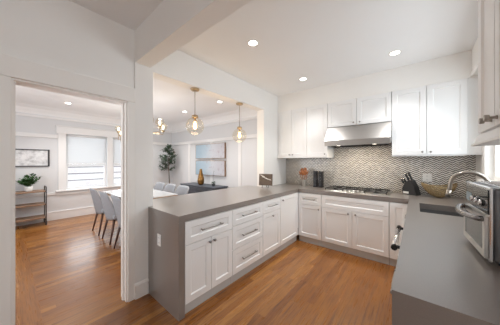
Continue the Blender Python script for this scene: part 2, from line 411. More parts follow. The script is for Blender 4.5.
# sink window
m = MB(); y0, y1, z0, z1 = ws
for q in ((XR+.05, XR+.1, y0, y0+.05, z0, z1), (XR+.05, XR+.1, y1-.05, y1, z0, z1), (XR+.05, XR+.1, y0+.05, y1-.05, z0, z0+.05), (XR+.05, XR+.1, y0+.05, y1-.05, z1-.05, z1), (XR+.05, XR+.1, 2.53, 2.57, z0+.05, z1-.05)): m.box(*q)
o = struct('window_3', m, TRIM)
MB().box(XR+.073, XR+.077, y0+.05, 2.53, z0+.05, z1-.05).box(XR+.073, XR+.077, 2.57, y1-.05, z0+.05, z1-.05).build('pane', PANE, o)
m = MB(); m.box(XR-.018, XR, y0-.1, y0, z0, z1, .003); m.box(XR-.018, XR, y1, y1+.1, z0, z1, .003); m.box(XR-.022, XR, y0-.11, y1+.11, z1, z1+.11, .003)
m.box(XR-.06, XR, y0-.12, y1+.12, z0-.03, z0, .004)
struct('trim_7', m, TRIM)
# unseen door frame behind the camera, added with its opening to admit light
m = MB()
for x in (0, .44): m.box(x, x+.06, YN-.1, YN-.05, 0, 2.3)
m.box(.06, .44, YN-.1, YN-.05, 2.24, 2.3); m.box(.06, .44, YN-.1, YN-.05, 0, .06)
struct('added_rear_door', m, TRIM)
# backsplash
struct('wall_back_tile', MB().cells([XL, -1.175, -.27, XR], [.9205, 1.50, 1.99], lambda x, z: z < 1.5 or -1.175 < x < -.27, YB-.012, YB, 'y'), MOSAIC)

# outside: neighbour's house
m = MB(); m.prism([(-3, -1), (7, -1), (7, 1.36), (-3, 1.36)], -9.6, -9.4, 'x')
hs = thing('neighbouring_house', 'pale clapboard house side seen below the dining room blinds', 'house', (-9.5, 2, -1))
o = m.build('wall', SIDING); o.parent = hs; o.location = (9.5, -2, 1)
o = MB().box(-9.8, -9.3, -3.2, 7.2, 1.36, 1.46).build('roof_edge', mat('pale_teal_fascia', (.45, .58, .62), .7, var=.03)); o.parent = hs; o.location = (9.5, -2, 1)

# ================================================================== CABINET KIT
def shaker(w, h, rail=.058, t=.020):      # front at y=-t, back at y=0, origin lower left
    m = MB(); r = min(rail, h*.30, w*.3); g = .0032
    x0, x1, z0, z1 = g, w-g, g, h-g
    m.cells([x0, x0+r, x1-r, x1], [z0, z0+r, z1-r, z1], lambda x, z: not (x0+r < x < x1-r and z0+r < z < z1-r), -t, 0, 'y')
    a = (x0+r, x1-r, z0+r, z1-r); b = .010; d = -t+.009
    m.quad((a[0], -t, a[2]), (a[1], -t, a[2]), (a[1]-b, d, a[2]+b), (a[0]+b, d, a[2]+b))
    m.quad((a[1], -t, a[2]), (a[1], -t, a[3]), (a[1]-b, d, a[3]-b), (a[1]-b, d, a[2]+b))
    m.quad((a[1], -t, a[3]), (a[0], -t, a[3]), (a[0]+b, d, a[3]-b), (a[1]-b, d, a[3]-b))
    m.quad((a[0], -t, a[3]), (a[0], -t, a[2]), (a[0]+b, d, a[2]+b), (a[0]+b, d, a[3]-b))
    m.quad((a[0]+b, d, a[2]+b), (a[1]-b, d, a[2]+b), (a[1]-b, d, a[3]-b), (a[0]+b, d, a[3]-b))
    return m
def knob(parent, x, z, y=-.020, r=.014):
    M = Matrix.Rotation(PI/2, 3, 'X')
    m = MB(); m.lathe([(r*.45, 0), (r*.4, .014), (r*.95, .017), (r*1.05, .022), (r*.9, .028), (r*.3, .030)], (x, y, z), 14, M)
    return m.build('knob', PULLM, parent)
def pull(parent, x, z, w=.13, y=-.020):
    m = MB(); n = 8
    for sx in (-1, 1):
        m.lathe([(.008, 0), (.005, .006), (.005, .028)], (x+sx*w/2, y, z), 10, Matrix.Rotation(PI/2, 3, 'X'))
        m.tube([(x+sx*(w/2-.012), y-.028, z), (x+sx*(w/2+.016), y-.028, z)], .0075, 8)
    m.tube([(x-w/2+w*i/n, y-.028-.004*math.sin(PI*i/n), z) for i in range(n+1)], .0055, 8)
    return m.build('pull', PULLM, parent)
def cabinet(name, label, loc, rz, w, d, h, fronts, base=True, group=None, toe=True, cat='cabinet'):
    root = thing(name, label, cat, loc, rz, group)
    z0 = .10 if base else 0
    m = MB(); m.box(.0005, w-.0005, .0015, d, z0, h-.0005); m.build('body', CAB, root)
    if base and toe: MB().box(0.001, w-.001, .012, .03, 0, .0985).build('toe_kick', TOE, root)
    for f in fronts:
        kind, x0, x1, a, b = f[:5]
        o = shaker(x1-x0, b-a).build('door' if kind == 'door' else 'drawer' if kind == 'drawer' else 'panel', CAB, root, loc=(x0, 0, a))
        if len(f) > 5 and f[5]:
            if kind == 'drawer': pull(o, (x1-x0)/2, (b-a)/2, min(.24, (x1-x0)*.42))
            else: knob(o, f[5][0]-x0, f[5][1]-a)
    return root
D = .58; H = .86
# peninsula, fronts face the kitchen (+X)
ys = [1.012, 1.617, 2.204, 2.66, 3.255]
R = PI/2
def pen(y0, w, label, fronts): return cabinet('base_cabinet', label, (XL+D, y0, 0), R, w, D-.002, H, fronts)
w = ys[1]-ys[0]
pen(ys[0], w, 'white peninsula cabinet with one wide drawer over two doors, beside the grey end panel',
    [('drawer', 0, w, .64, .855, 1), ('door', 0, w/2, .105, .64, (w/2-.03, .60)), ('door', w/2, w, .105, .64, (w/2+.03, .60))])
w = ys[2]-ys[1]
pen(ys[1], w, 'white peninsula cabinet made of a stack of three drawers',
    [('drawer', 0, w, .66, .855, 1), ('drawer', 0, w, .39, .66, 1), ('drawer', 0, w, .105, .39, 1)])
w = ys[3]-ys[2]
pen(ys[2], w, 'narrow white peninsula cabinet with one small drawer over a single door',
    [('drawer', 0, w, .68, .855, 1), ('door', 0, w, .105, .68, (w/2, .62))])
w = ys[4]-ys[3]
pen(ys[3], w, 'white cabinet with one full height door in the corner where peninsula meets hob run',
    [('door', 0, w, .105, .855, (.055, .80))])
# hob wall
YF = 3.28
c = cabinet('base_cabinet', 'white hob-wall cabinet with small drawer over one door, left of the cooktop', (-1.60, YF, 0), 0, .41, YB-YF-.002, H,
    [('drawer', 0, .41, .66, .855, 1), ('door', 0, .41, .105, .66, (.37, .61))])
w = -.279+1.188
cabinet('base_cabinet', 'wide white two-door cabinet with plain top panel under the cooktop', (-1.188, YF, 0), 0, w, YB-YF-.002, H,
    [('panel', 0, w, .655, .855), ('door', 0, w/2, .105, .655, (w/2-.05, .615)), ('door', w/2, w, .105, .655, (w/2+.05, .615))])
cabinet('base_cabinet', 'slim white corner cabinet with plain door right of the cooktop', (-.277, YF, 0), 0, .215, YB-YF-.002, H,
    [('door', 0, .215, .105, .855)])
# sink side, fronts face -X
def rc(ytop, w, label, fronts): return cabinet('base_cabinet', label, (-.045, ytop, 0), -PI/2, w, .642, H, fronts)
w = 3.255-2.405; rc(3.255, w, 'white two-door cabinet under the sink', [('door', 0, w/2, .105, .855, (w/2-.04, .80)), ('door', w/2, w, .105, .855, (w/2+.04, .80))]) if False else None

# ------------------------------------------------------------------ worktop
top = thing('countertop', 'grey quartz countertop wrapping the peninsula, hob wall and sink side', 'countertop', (XL, 0, 0))
SK = (.03, .42, 2.52, 3.04)
xs = [-2.60, XL, -1.60, -.07, SK[0], SK[1], XR-.0005]; yy = [.923, .95, 1.0, SK[2], SK[3], 3.06, 3.26, YB-.0005]
def ins(x, y):
    if x < XL: return 1.0 < y < 3.06
    if x < -1.6: return y > .95
    if x < -.07: return y > 3.26
    return not (SK[0] < x < SK[1] and SK[2] < y < SK[3])
m = MB(); m.cells(xs, yy, ins, H, .92, 'z')
sl = m.build('slab', QUARTZ, top)
sl.location = (-XL, 0, 0)
o = MB().box(XL+.0005, -1.60, .95, 1.011, 0, H-.0003).build('waterfall_panel', QUARTZ, top); o.location = (-XL, 0, 0)
o = MB().box(-.07, XR-.0005, .923, .983, 0, H-.0003).build('waterfall_panel', QUARTZ, top); o.location = (-XL, 0, 0)
# sink cabinet carcass (open top so that the bowl hangs inside) and drawers nearer
sc = thing('sink_cabinet', 'white cabinet carrying the sink, beside the dishwasher', 'cabinet', (-.045, 3.24, 0), -PI/2)
w = 3.24-2.34
m = MB(); m.box(0, .018, .0015, .64, .1, H-.001); m.box(w-.018, w, .0015, .64, .1, H-.001); m.box(.018, w-.018, .0015, .64, .1, .118); m.box(.018, w-.018, .622, .64, .118, H-.001)
m.build('body', CAB, sc); MB().box(0.001, w-.001, .03, .05, 0, .0985).build('toe_kick', TOE, sc)
for a, b, k in ((0, w/2, w/2-.05), (w/2, w, w/2+.05)):
    o = shaker(b-a, .75).build('door', CAB, sc, loc=(a, 0, .105)); knob(o, k-a, .69)
cabinet('base_cabinet', 'white drawer cabinet at the near end of the sink counter', (-.045, 1.73, 0), -PI/2, 1.73-.985, .642, H,
    [('drawer', 0, .745, .64, .855, 1), ('drawer', 0, .745, .37, .64, 1), ('drawer', 0, .745, .105, .37, 1)])
dw = thing('dishwasher', 'steel dishwasher with thick bar handle on the sink side', 'dishwasher', (-.045, 2.335, 0), -PI/2)
MB().box(.003, .597, .0, .6, .1, .855, .002).build('body', DKMETAL, dw)
MB().box(.003, .597, -.024, -.001, .11, .855, .004).build('door', STEEL, dw)
m = MB(); m.tube([(.03, -.075, .79), (.57, -.075, .79)], .017, 16)
hd = m.build('handle', CHROME, dw)
for x, xe in ((.045, .012), (.555, .570)):
    m = MB(); m.tube([(x, -.024, .79), (x, -.075, .79)], .012, 12); m.tube([(min(x, xe), -.075, .79), (max(x, xe)+.018, -.075, .79)], .0195, 16)
    m.build('handle_bracket', BLACK, hd)
# sink
sk = thing('kitchen_sink', 'grey undermount sink basin set in the countertop', 'sink', ((SK[0]+SK[1])/2, (SK[2]+SK[3])/2, .66))
sx, sy = (SK[1]-SK[0])/2-.0005, (SK[3]-SK[2])/2-.0005; t = .004
m = MB(); zt = .235
m.box(-sx-t, sx+t, -sy-t, sy+t, -.004, 0)
for q in ((-sx-t, -sx, -sy-t, sy+t), (sx, sx+t, -sy-t, sy+t), (-sx, sx, -sy-t, -sy), (-sx, sx, sy, sy+t)): m.box(*q, 0, H-.66-.0005)
m.build('basin', SINKM, sk)
MB().lathe([(.045, 0), (.045, .003), (.03, .004), (.028, .001)], (0, 0, 0.0005), 20).build('drain', CHROME, sk)
# faucet: gooseneck pull-down
fc = thing('kitchen_faucet', 'satin nickel gooseneck faucet arching over the sink', 'faucet', (.51, 2.75, .92))
m = MB(); m.lathe([(.03, 0), (.03, .008), (.022, .014), (.020, .09), (.016, .11)], (0, 0, 0), 20)
m.build('base', NICKEL, fc)
pts = [(0, 0, .08), (0, 0, .20)]; rx = .125
for i in range(0, 15):
    a = PI*i/14; pts.append((-rx+rx*math.cos(a), .02*i/14*1.5, .255+.125*math.sin(a)))
pts += [(-2*rx-.004, .032, .22), (-2*rx-.01, .034, .19)]
m = MB(); m.tube(pts, .0165, 14); m.build('spout', NICKEL, fc)
m = MB(); m.tube([(-2*rx-.008, .033, .20), (-2*rx-.016, .035, .13)], [.0195, .022], 14); m.build('spray_head', NICKEL, fc)
m = MB(); m.tube([(0, -.018, .06), (0, -.05, .075), (.0, -.10, .11)], [.010, .008, .006], 10); m.build('lever', NICKEL, fc)

# ------------------------------------------------------------------ wall cabinets
UY, UZ0, UZ1 = 3.55, 1.49, 2.41
def upper(name, x0, x1, z0, z1, label, fronts):
    root = thing(name, label, 'cabinet', (x0, UY, z0)); w = x1-x0; h = z1-z0
    MB().box(.0005, w-.0005, .0015, YB-UY-(.013 if z0 < 1.7 else .014), 0, h).build('body', CAB, root)
    for (a, b, k) in fronts:
        o = shaker(b-a, h).build('door', CAB, root, loc=(a, 0, 0))
        if k is not None: knob(o, k-a, .04, r=.012)
    return root
u = upper('wall_cabinet', -2.16, -1.566, UZ0, UZ1, 'white wall cabinet with two doors in the corner beside the pass-through', [(0, .285, .245), (.285, .594, .32)])
MB().box(-.0395, -.0005, -.004, .03, -.0, .92, .001).build('filler_strip', CAB, u)
MB().box(-.038, .594, -.03, .33, -.022, -.0005, .002).build('light_rail', CAB, u)
u = upper('wall_cabinet', -1.564, -1.182, UZ0, UZ1, 'white wall cabinet with one door just left of the range hood', [(0, .382, .34)])
MB().box(.0005, .382, -.03, .33, -.022, -.0005, .002).build('light_rail', CAB, u)
upper('wall_cabinet', -1.180, -.272, 1.985, UZ1, 'short white two-door wall cabinet directly above the range hood', [(0, .454, .41), (.454, .908, .50)])
u = upper('wall_cabinet', -.270, .482, UZ0, UZ1, 'tall white wall cabinet with two doors to the right of the range hood', [(0, .377, .335), (.377, .752, .42)])
MB().box(.0005, .752, -.004, .33, -.016, -.0005, .002).build('light_rail', CAB, u)
MB().box(.753, .868, .004, .03, -.01, .92, .002).build('filler_strip', CAB, u)
# near right wall cabinet, doors face -X
rr = thing('wall_cabinet', 'white wall cabinet closest to the camera, above the toaster oven', 'cabinet', (.275, 1.60, 1.55), -PI/2)
MB().box(.0005, .58, .0015, .3245, 0, .86).build('body', CAB, rr)
for a, b, k in ((0, .29, .25), (.29, .58, .33)):
    o = shaker(b-a, .86).build('door', CAB, rr, loc=(a, 0, 0))
    kz = .035
    m = MB(); m.lathe([(.009, 0), (.006, .006), (.0055, .020), (.0125, .022), (.0135, .034), (.011, .037)], (k-a, -.02, kz), 16, Matrix.Rotation(PI/2, 3, 'X')); m.build('knob', NICKEL, o)
m = MB(); m.prism([(-.005, 0), (-.02, -.012), (-.028, -.045), (-.04, -.052), (-.04, -.062), (.3245, -.062), (.3245, 0)], -.03, .58, 'x')
m.build('light_rail', CAB, rr)

# ------------------------------------------------------------------ range hood
hx0, hx1 = -1.180, -.272; hw = hx1-hx0
hd = thing('range_hood', 'stainless steel under-cabinet range hood above the cooktop', 'range hood', (hx0, 3.38, 1.655))
# y local 0 = front lip, back at .515
m = MB()
T0, T1, HH = .17, .505, .327
m.prism([(0, .0), (0, .088), (T0-.01, HH), (T1, HH), (T1, 0), (T1-.012, 0), (T1-.012, .02), (.012, .02), (.012, 0)], 0, hw, 'x')
m.build('canopy', HOODM, hd)
m = MB()
for i in range(3):
    a = .05+i*(hw-.1)/3; b = .05+(i+1)*(hw-.1)/3-.01
    m.box(a, b, .13, .46, .006, .018)
    for k in range(12): yk = .145+k*.026; m.box(a+.01, b-.01, yk, yk+.010, -.002, .006)
m.build('baffle_filter', IRON, hd)
for x in (.2, hw-.2):
    MB().lathe([(.028, 0), (.028, .012)], (x, .075, .004), 16).build('hood_lamp', HLENS, hd)
l = bpy.data.lights.new('hood_light', 'AREA'); l.energy = 5; l.size = .5; l.size_y = .08; l.shape = 'RECTANGLE'; l.color = (1, .85, .65)
lo = bpy.data.objects.new('hood_light', l); COL.objects.link(lo); lo.location = (hw/2, .09, -.006); lo.parent = hd

# ------------------------------------------------------------------ cooktop
cx0, cx1, cy0, cy1 = -1.19, -.29, 3.335, 3.835
ck = thing('gas_cooktop', 'stainless gas cooktop with black cast iron grates', 'cooktop', (cx0, cy0, .9203)); cw = cx1-cx0; cd = cy1-cy0
m = MB(); m.box(0, cw, 0, cd, 0, .009, .003); m.box(.012, cw-.012, .012, cd-.012, .009, .0115); m.build('tray', STEEL, ck)
gw = (cw-.04)/3
for i in range(3):
    a = .02+i*gw+.004; b = a+gw-.008; f0 = .10 if i == 1 else .03; f1 = cd-.03; zt = .042; g = .011
    m = MB()
    for q in ((a, b, f0, f0+g), (a, b, f1-g, f1), (a, a+g, f0, f1), (b-g, b, f0, f1)): m.box(*q, zt-.010, zt)
    for xx in (a+(b-a)*.5,): m.box(xx-g/2, xx+g/2, f0, f1, zt-.008, zt+.004)
    for yy_ in (f0+(f1-f0)*.30, f0+(f1-f0)*.70): m.box(a, b, yy_-g/2, yy_+g/2, zt-.008, zt+.004)
    for xx in (a, b-g):
        for yk in (f0, f1-g): m.box(xx, xx+g, yk, yk+g, .0117, zt)
    m.build('grate', IRON, ck)
for x, y, r in ((.02+gw*.5, .14, .04), (.02+gw*.5, .36, .035), (cw/2, .27, .055), (cw-.02-gw*.5, .14, .035), (cw-.02-gw*.5, .36, .045)):
    m = MB(); m.use(STEEL).lathe([(r*1.3, .0117), (r*1.25, .016), (r, .017)], (x, y, 0), 20); m.use(IRON).lathe([(r, .017), (r, .026), (r*.8, .029)], (x, y, 0), 20)
    m.build('burner', None, ck)
for i in range(5): MB().lathe([(.017, .0117), (.015, .033), (.012, .036)], (cw/2-.12+i*.06, .045, 0), 16).build('control_knob', STEEL, ck)

# ------------------------------------------------------------------ small kitchen things
# sign
sg = thing('tabletop_sign', 'small brown board sign with white script on a little easel at the peninsula corner', 'sign', (-2.10, 2.97, .92), math.radians(22))
B = Matrix.Rotation(math.radians(-8), 3, 'X')
m = MB(); m.box(-.125, .125, -.006, .006, .045, .255, .003, B); m.build('board', SIGNW, sg)
m = MB()
def scribble(x0, x1, z, amp, n, seed):
    rnd = random.Random(seed); p = []
    for i in range(n+1):
        t = i/n; p.append(B @ Vector((x0+(x1-x0)*t, -.0078, z+amp*math.sin(i*1.9)*(.5+rnd.random()*.6)-.035*t)))
    m.tube(p, .0048, 5)
scribble(-.10, -.02, .235, .007, 16, 1); scribble(-.07, .03, .205, .008, 20, 4); scribble(-.02, .10, .180, .011, 22, 2)
m.build('script_lettering', SIGNT, sg)
m = MB()
for x in (-.055, .055): m.tube([B @ Vector((x, -.012, .055)), (x, -.035, .006)], .005, 8); m.tube([B @ Vector((x, -.02, .048)), B @ Vector((x, .01, .048))], .005, 8)
m.tube([B @ Vector((0, .012, .20)), (0, .085, .005)], .005, 8); m.tube([B @ Vector((-.055, .01, .06)), B @ Vector((.055, .01, .06))], .005, 8)
m.build('easel', DKMETAL, sg)
# utensil crock
ut = thing('utensil_crock', 'steel utensil cup standing by the backsplash corner', 'utensil holder', (-1.68, 3.66, .92))
m = MB(); m.lathe([(.046, 0), (.050, .005), (.050, .125), (.052, .130), (.0475, .130), (.0475, .012), (.0, .010)], (0, 0, 0), 24, caps=False); m.build('cup', STEEL, ut)
def spoon(name, label, tilt, az, L, hw_, slot):
    o = thing(name, label, 'utensil', (-1.68+.013*math.cos(az), 3.66+.013*math.sin(az), .9325), az)
    M = Matrix.Rotation(tilt, 3, 'Y')
    m = MB(); m.tube([M @ Vector((0, 0, z)) for z in (0, L*.5, L*.74)], [.006, .0055, .007], 8)
    def fn(u, v):
        a = u*2*PI; b = -PI/2+v*PI
        return M @ Vector((hw_*.22*math.sin(b)*1.0, hw_*math.cos(b)*math.cos(a), 0)) + M @ Vector((hw_*.18*math.cos(b)*math.sin(a), 0, L*.86+ (L*.15)*math.sin(b)))
    def fn2(u, v):
        a = u*2*PI; b = -PI/2+v*PI
        return M @ Vector((hw_*.28*math.cos(b)*math.sin(a), hw_*math.cos(b)*math.cos(a), L*.85+L*.16*math.sin(b)))
    m.grid(fn2, 12, 8, closed_u=True); m.build('spoon_body', SWOOD, o); return o
for i, (tl, az, L, hw_) in enumerate(((.24, -2.80, .29, .042), (.23, -.70, .30, .042), (.12, 1.40, .35, .040), (.17, 2.45, .34, .042), (.24, .35, .31, .040), (.12, -1.75, .29, .045))):
    spoon('wooden_spoon', ('wooden spoon leaning left and forward in the steel cup', 'broad wooden spoon leaning to the front right in the steel cup', 'wooden spoon leaning back right in the steel cup', 'tallest wooden spoon standing nearly upright in the steel cup', 'short wooden spoon leaning far right over the cup rim', 'wooden spoon leaning straight forward in the steel cup')[i], tl, az, L, hw_, 0)['group'] = 'wooden spoons in the steel cup'
# spice rack
sp = thing('spice_rack', 'two-column countertop spice rack left of the cooktop', 'spice rack', (-1.405, 3.70, .92))
m = MB(); m.box(-.085, .085, -.05, .05, 0, .012, .002)
for x in (-.083, -.022, .022, .083): m.box(x-.002, x+.002, -.034, .034, .012, .300)
for r_ in range(5):
    for cx_ in (-.0525, .0525): m.box(cx_-.029, cx_+.029, -.034, .034, .018+r_*.056, .021+r_*.056)
m.build('frame', DKMETAL, sp)
MB().tube([(0, 0, .012), (0, 0, .305)], .007, 8).build('centre_rod', CHROME, sp)
jar = None
for r_ in range(5):
    for ci, cx_ in enumerate((-.0525, .0525)):
        nm = 'spice jar in the %s row, %s column of the rack' % (('bottom', 'second lowest', 'middle', 'second highest', 'top')[r_], ('left', 'right')[ci])
        loc = (-1.405+cx_, 3.70, .92+.0213+r_*.056)
        if jar is None:
            jar = thing('spice_jar', nm, 'jar', loc, 0, 'jars in the spice rack')
            M = Matrix.Rotation(PI/2, 3, 'X')
            MB().lathe([(.023, -.034), (.025, -.030), (.025, .034), (.02, .036)], (0, 0, .0252), 14, M).build('glass', SPICEGL, jar)
            MB().lathe([(.0245, .036), (.0245, .050), (.022, .052)], (0, 0, .0252), 14, M).build('lid', BLACK, jar)
        else: again(jar, loc, None, nm)
# knife block
kb = thing('knife_block', 'black knife block with a white label right of the cooktop', 'knife block', (-.055, 3.74, .92), math.radians(-28))
m = MB(); m.prism([(-.085, 0), (.10, 0), (.065, .12), (.02, .215), (-.045, .185), (-.09, .085)], -.058, .058, 'y')
bmesh.ops.bevel(m.bm, geom=m.bm.edges[:], offset=.006, segments=2, affect='EDGES')
m.build('block', BLACK, kb)
o = MB().box(-.070, .0, -.0600, -.0582, .015, .045).build('label_plate', PLATE, kb)
dirv = Vector((-.42, 0, .91)).normalized()
kl = ('knife in the back top slot of the black block', 'knife in the front top slot of the black block', 'knife in the middle slot of the black block', 'short knife in the lower front slot of the block', 'short knife in the lower back slot of the block')
Mz = Matrix.Rotation(math.radians(-28), 3, 'Z'); M4 = Matrix.Translation((-.055, 3.74, .92)) @ Matrix.Rotation(math.radians(-28), 4, 'Z')
for i, (px, py, pz, L) in enumerate(((-.002, .03, .208, .12), (-.010, -.03, .204, .11), (-.03, .005, .195, .095), (-.080, -.03, .150, .07), (-.080, .03, .150, .07))):
    base = M4 @ Vector((px, py, pz))
    k = thing('kitchen_knife', kl[i], 'knife', base, math.radians(-28), 'knives in the block')
    m = MB(); q = Vector((dirv.z, 0, -dirv.x))
    m.tube([dirv*.002, dirv*.02, dirv*L*.6, dirv*L], [.011, .015, .013, .016], 8)
    m.build('handle', BLACK, k)
    m = MB(); m.tube([dirv*L, dirv*(L+.007)], .0162, 8); m.build('end_cap', CHROME, k)
# woven boat shaped basket
bk = thing('woven_basket', 'empty boat-shaped gold wire basket on the counter before the backsplash', 'basket', (.235, 3.66, .92), math.radians(20))
def shell(u, v, off=0):
    t = -1+2*u; a = (-1+2*v)
    L = .188; half = .115*(1-abs(t)**2.4)+.004
    rimz = .150+.045*abs(t)**3; bot = .002+.16*abs(t)**2.0
    x = L*t; y = half*math.sin(a*PI/2)*1.0; z = bot+(rimz-bot)*(1-math.cos(a*PI/2))
    return Vector((x, y, z))
m = MB()
NU, NV = 40, 24
for i in range(NU+1):
    m.tube([shell(i/NU, j/NV) for j in range(NV+1)], .0028, 5)
for j in range(NV+1):
    m.tube([shell(i/NU, j/NV) for i in range(NU+1)], (.0026 if 0 < j < NV else .006), 5)
zmin = min(v.co.z for v in m.bm.verts)
for v in m.bm.verts: v.co.z -= zmin
m.build('weave', GOLDB, bk)
# outlets
def outlet(name, label, loc, rz, n=2, s_=1):
    o = thing(name, label, 'outlet', loc, rz)
    MB().box(-.035*s_, .035*s_, -.006, 0, -.058, .058, .002).build('plate', PLATE, o)
    for dz in (-.024, .024):
        r = MB().box(-.016, .016, -.0085, -.006, dz-.016, dz+.016, .001).build('socket', PLATE, o)
        m = MB(); m.box(-.008, -.005, -.0089, -.0084, dz-.006, dz+.007); m.box(.005, .008, -.0089, -.0084, dz-.006, dz+.007); m.build('slot', SLOT, r)
    return o
outlet('wall_outlet', 'white outlet plate on the grey peninsula end panel', (-1.95, .9495, .627), 0)
outlet('wall_outlet', 'white outlet plate on the mosaic backsplash behind the basket', (.125, YB-.0125, 1.165), 0, 2, 1.4)
# toaster oven
to = thing('toaster_oven', 'stainless countertop toaster oven with bow handle on the sink counter', 'toaster oven', (.262, 1.415, .92), math.radians(-90+3))
# local: x along the door (towards -Y world), y into the cabinet (+X)
wd, dp, ht = .40, .30, .372
m = MB(); m.box(-wd, 0, 0.012, dp, .018, ht-.012, .012, seg=3); m.build('body', OVENB, to)
m = MB(); m.box(-wd, 0, 0, .013, .018, ht-.01, .004); m.build('front_frame', CHROME, to)
m = MB(); m.box(-wd+.012, -.012, -.004, 0, .235, ht-.022, .001); fp = m.build('control_panel', SMOKEGL, to)
m = MB(); m.box(-wd+.03, -wd+.13, -.0055, -.004, .255, .305); m.build('display', DISPLAY, fp)
for x in (-.22, -.15, -.08): MB().lathe([(.016, 0), (.015, .014), (.011, .016)], (x, -.004, .28), 18, Matrix.Rotation(PI/2, 3, 'X')).build('dial', CHROME, fp)
m = MB(); x0, x1, z0, z1 = -wd+.012, -.012, .03, .225
m.cells([x0, x0+.03, x1-.03, x1], [z0, z0+.03, z1-.03, z1], lambda x, z: not (x0+.03 < x < x1-.03 and z0+.03 < z < z1-.03), -.014, -.001, 'y'); dr = m.build('oven_door', STEEL, to)
MB().box(x0+.03, x1-.03, -.011, -.004, z0+.03, z1-.03).build('glass', SMOKEGL, dr)
m = MB()
for k in range(3): m.tube([(x0+.035, .02, z0+.05+k*.04), (x1-.035, .02, z0+.05+k*.04)], .0015, 5)
pts = [(x0+.02, -.014, .21)]+[(x0+.02+(x1-x0-.04)*i/10, -.035-.028*math.sin(PI*i/10), .21-.004*math.sin(PI*i/10)) for i in range(11)]+[(x1-.02, -.014, .21)]
m = MB(); m.tube(pts, .013, 12); m.build('handle', OVENH, dr)
m = MB()
for i in range(7):
    for k in range(13): m.box(-.0001, .0012, .05+i*.028, .058+i*.028, .05+k*.021, .058+k*.021)
m.build('side_vents', VENTD, to)
m = MB()
for x in (-wd+.04, -.04):
    for y in (.05, dp-.04): m.lathe([(.014, 0), (.016, .018)], (x, y, 0), 12)
m.build('feet', BLACK, to)
m = MB(); m.box(-wd+.03, -.03, .04, dp-.03, ht-.012, ht-.006, .002)
for k in range(9): m.tube([(-wd+.05+k*.037, .05, ht-.004), (-wd+.05+k*.037, dp-.04, ht-.004)], .003, 6)
m.build('warming_rack', CHROME, to)

# ------------------------------------------------------------------ ceiling lights
def downlight(label, loc, r=.058, power=4.6, group='kitchen'):
    o = thing('recessed_light', label, 'ceiling light', loc)
    m = MB(); m.lathe([(r*.80, -.001), (r*.82, -.006), (r*1.15, -.004), (r*1.22, -.0005)], (0, 0, 0), 28, caps=False); m.build('trim_ring', TRIM, o)
    MB().lathe([(r*.82, -.0045), (r*.82, -.0015)], (0, 0, 0), 24).build('lens', LENS, o)
    l = bpy.data.lights.new('downlight_lamp', 'AREA'); l.shape = 'DISK'; l.size = r*1.5; l.energy = power; l.color = (1, .975, .945); l.spread = 1.7 if loc[2] > 2.7 else 2.0
    lo = bpy.data.objects.new('downlight_lamp', l); COL.objects.link(lo); lo.location = (0, 0, -.012); lo.parent = o
    return o
downlight('round recessed ceiling light nearest the post, left in the kitchen', (-1.417, 1.76, HC))
downlight('round recessed ceiling light in front of the soffit by the pass-through corner', (-1.412, 3.05, HC))
downlight('round recessed ceiling light on the right, above the slim corner cabinet', (-.20, 3.04, HC))
downlight('recessed dining ceiling light seen through the doorway', (-5.68, .80, HD), .055, 12)
downlight('recessed dining ceiling light farthest left in the pass-through opening', (-5.78, 2.83, HD), .055, 9)
downlight('recessed dining ceiling light left of the near globe pendant rod', (-4.44, 2.80, HD), .055, 9)
downlight('recessed dining ceiling light between the two globe pendants', (-3.13, 2.79, HD), .055, 9)

# globe pendants
def pendant(label, y, zc):
    o = thing('globe_pendant', label, 'pendant light', (-2.28, y, 2.375)); R_ = .118; d = zc-2.375
    MB().lathe([(.058, -.0005), (.058, -.018), (.050, -.026), (.012, -.030)], (0, 0, 0), 28).build('canopy', BRASS, o)
    MB().tube([(0, 0, -.028), (0, 0, d+R_+.03)], .0045, 8).build('rod', NICKEL, o)
    MB().lathe([(.012, d+R_+.035), (.040, d+R_+.026), (.043, d+R_-.006), (.03, d+R_-.012)], (0, 0, 0), 24).build('globe_cap', BRASS, o)
    MB().lathe([(.014, d+R_-.012), (.016, d+R_-.055), (.010, d+R_-.058)], (0, 0, 0), 16).build('socket', BRASS, o)
    n = 18; prof = [(R_*math.sin(PI*(.11+.89*i/n)), d+R_*math.cos(PI*(.11+.89*i/n))) for i in range(n+1)]
    MB().lathe(prof, (0, 0, 0), 32, caps=False).build('globe', GLOBE, o)
    b = MB().lathe([(.008, d+.060), (.014, d+.045), (.022, d+.012), (.024, d-.015), (.016, d-.035), (.003, d-.042)], (0, 0, 0), 16).build('bulb', BULB, o)
    l = bpy.data.lights.new('pendant_lamp', 'POINT'); l.energy = 6; l.color = (1, .78, .52); l.shadow_soft_size = .12
    lo = bpy.data.objects.new('pendant_lamp', l); COL.objects.link(lo); lo.location = (0, 0, d-.16); lo.parent = o
    return o
pendant('clear glass globe pendant with brass cap hanging nearer the post', 1.592, 1.875)
pendant('clear glass globe pendant with brass cap hanging nearer the hob wall', 2.471, 1.835)

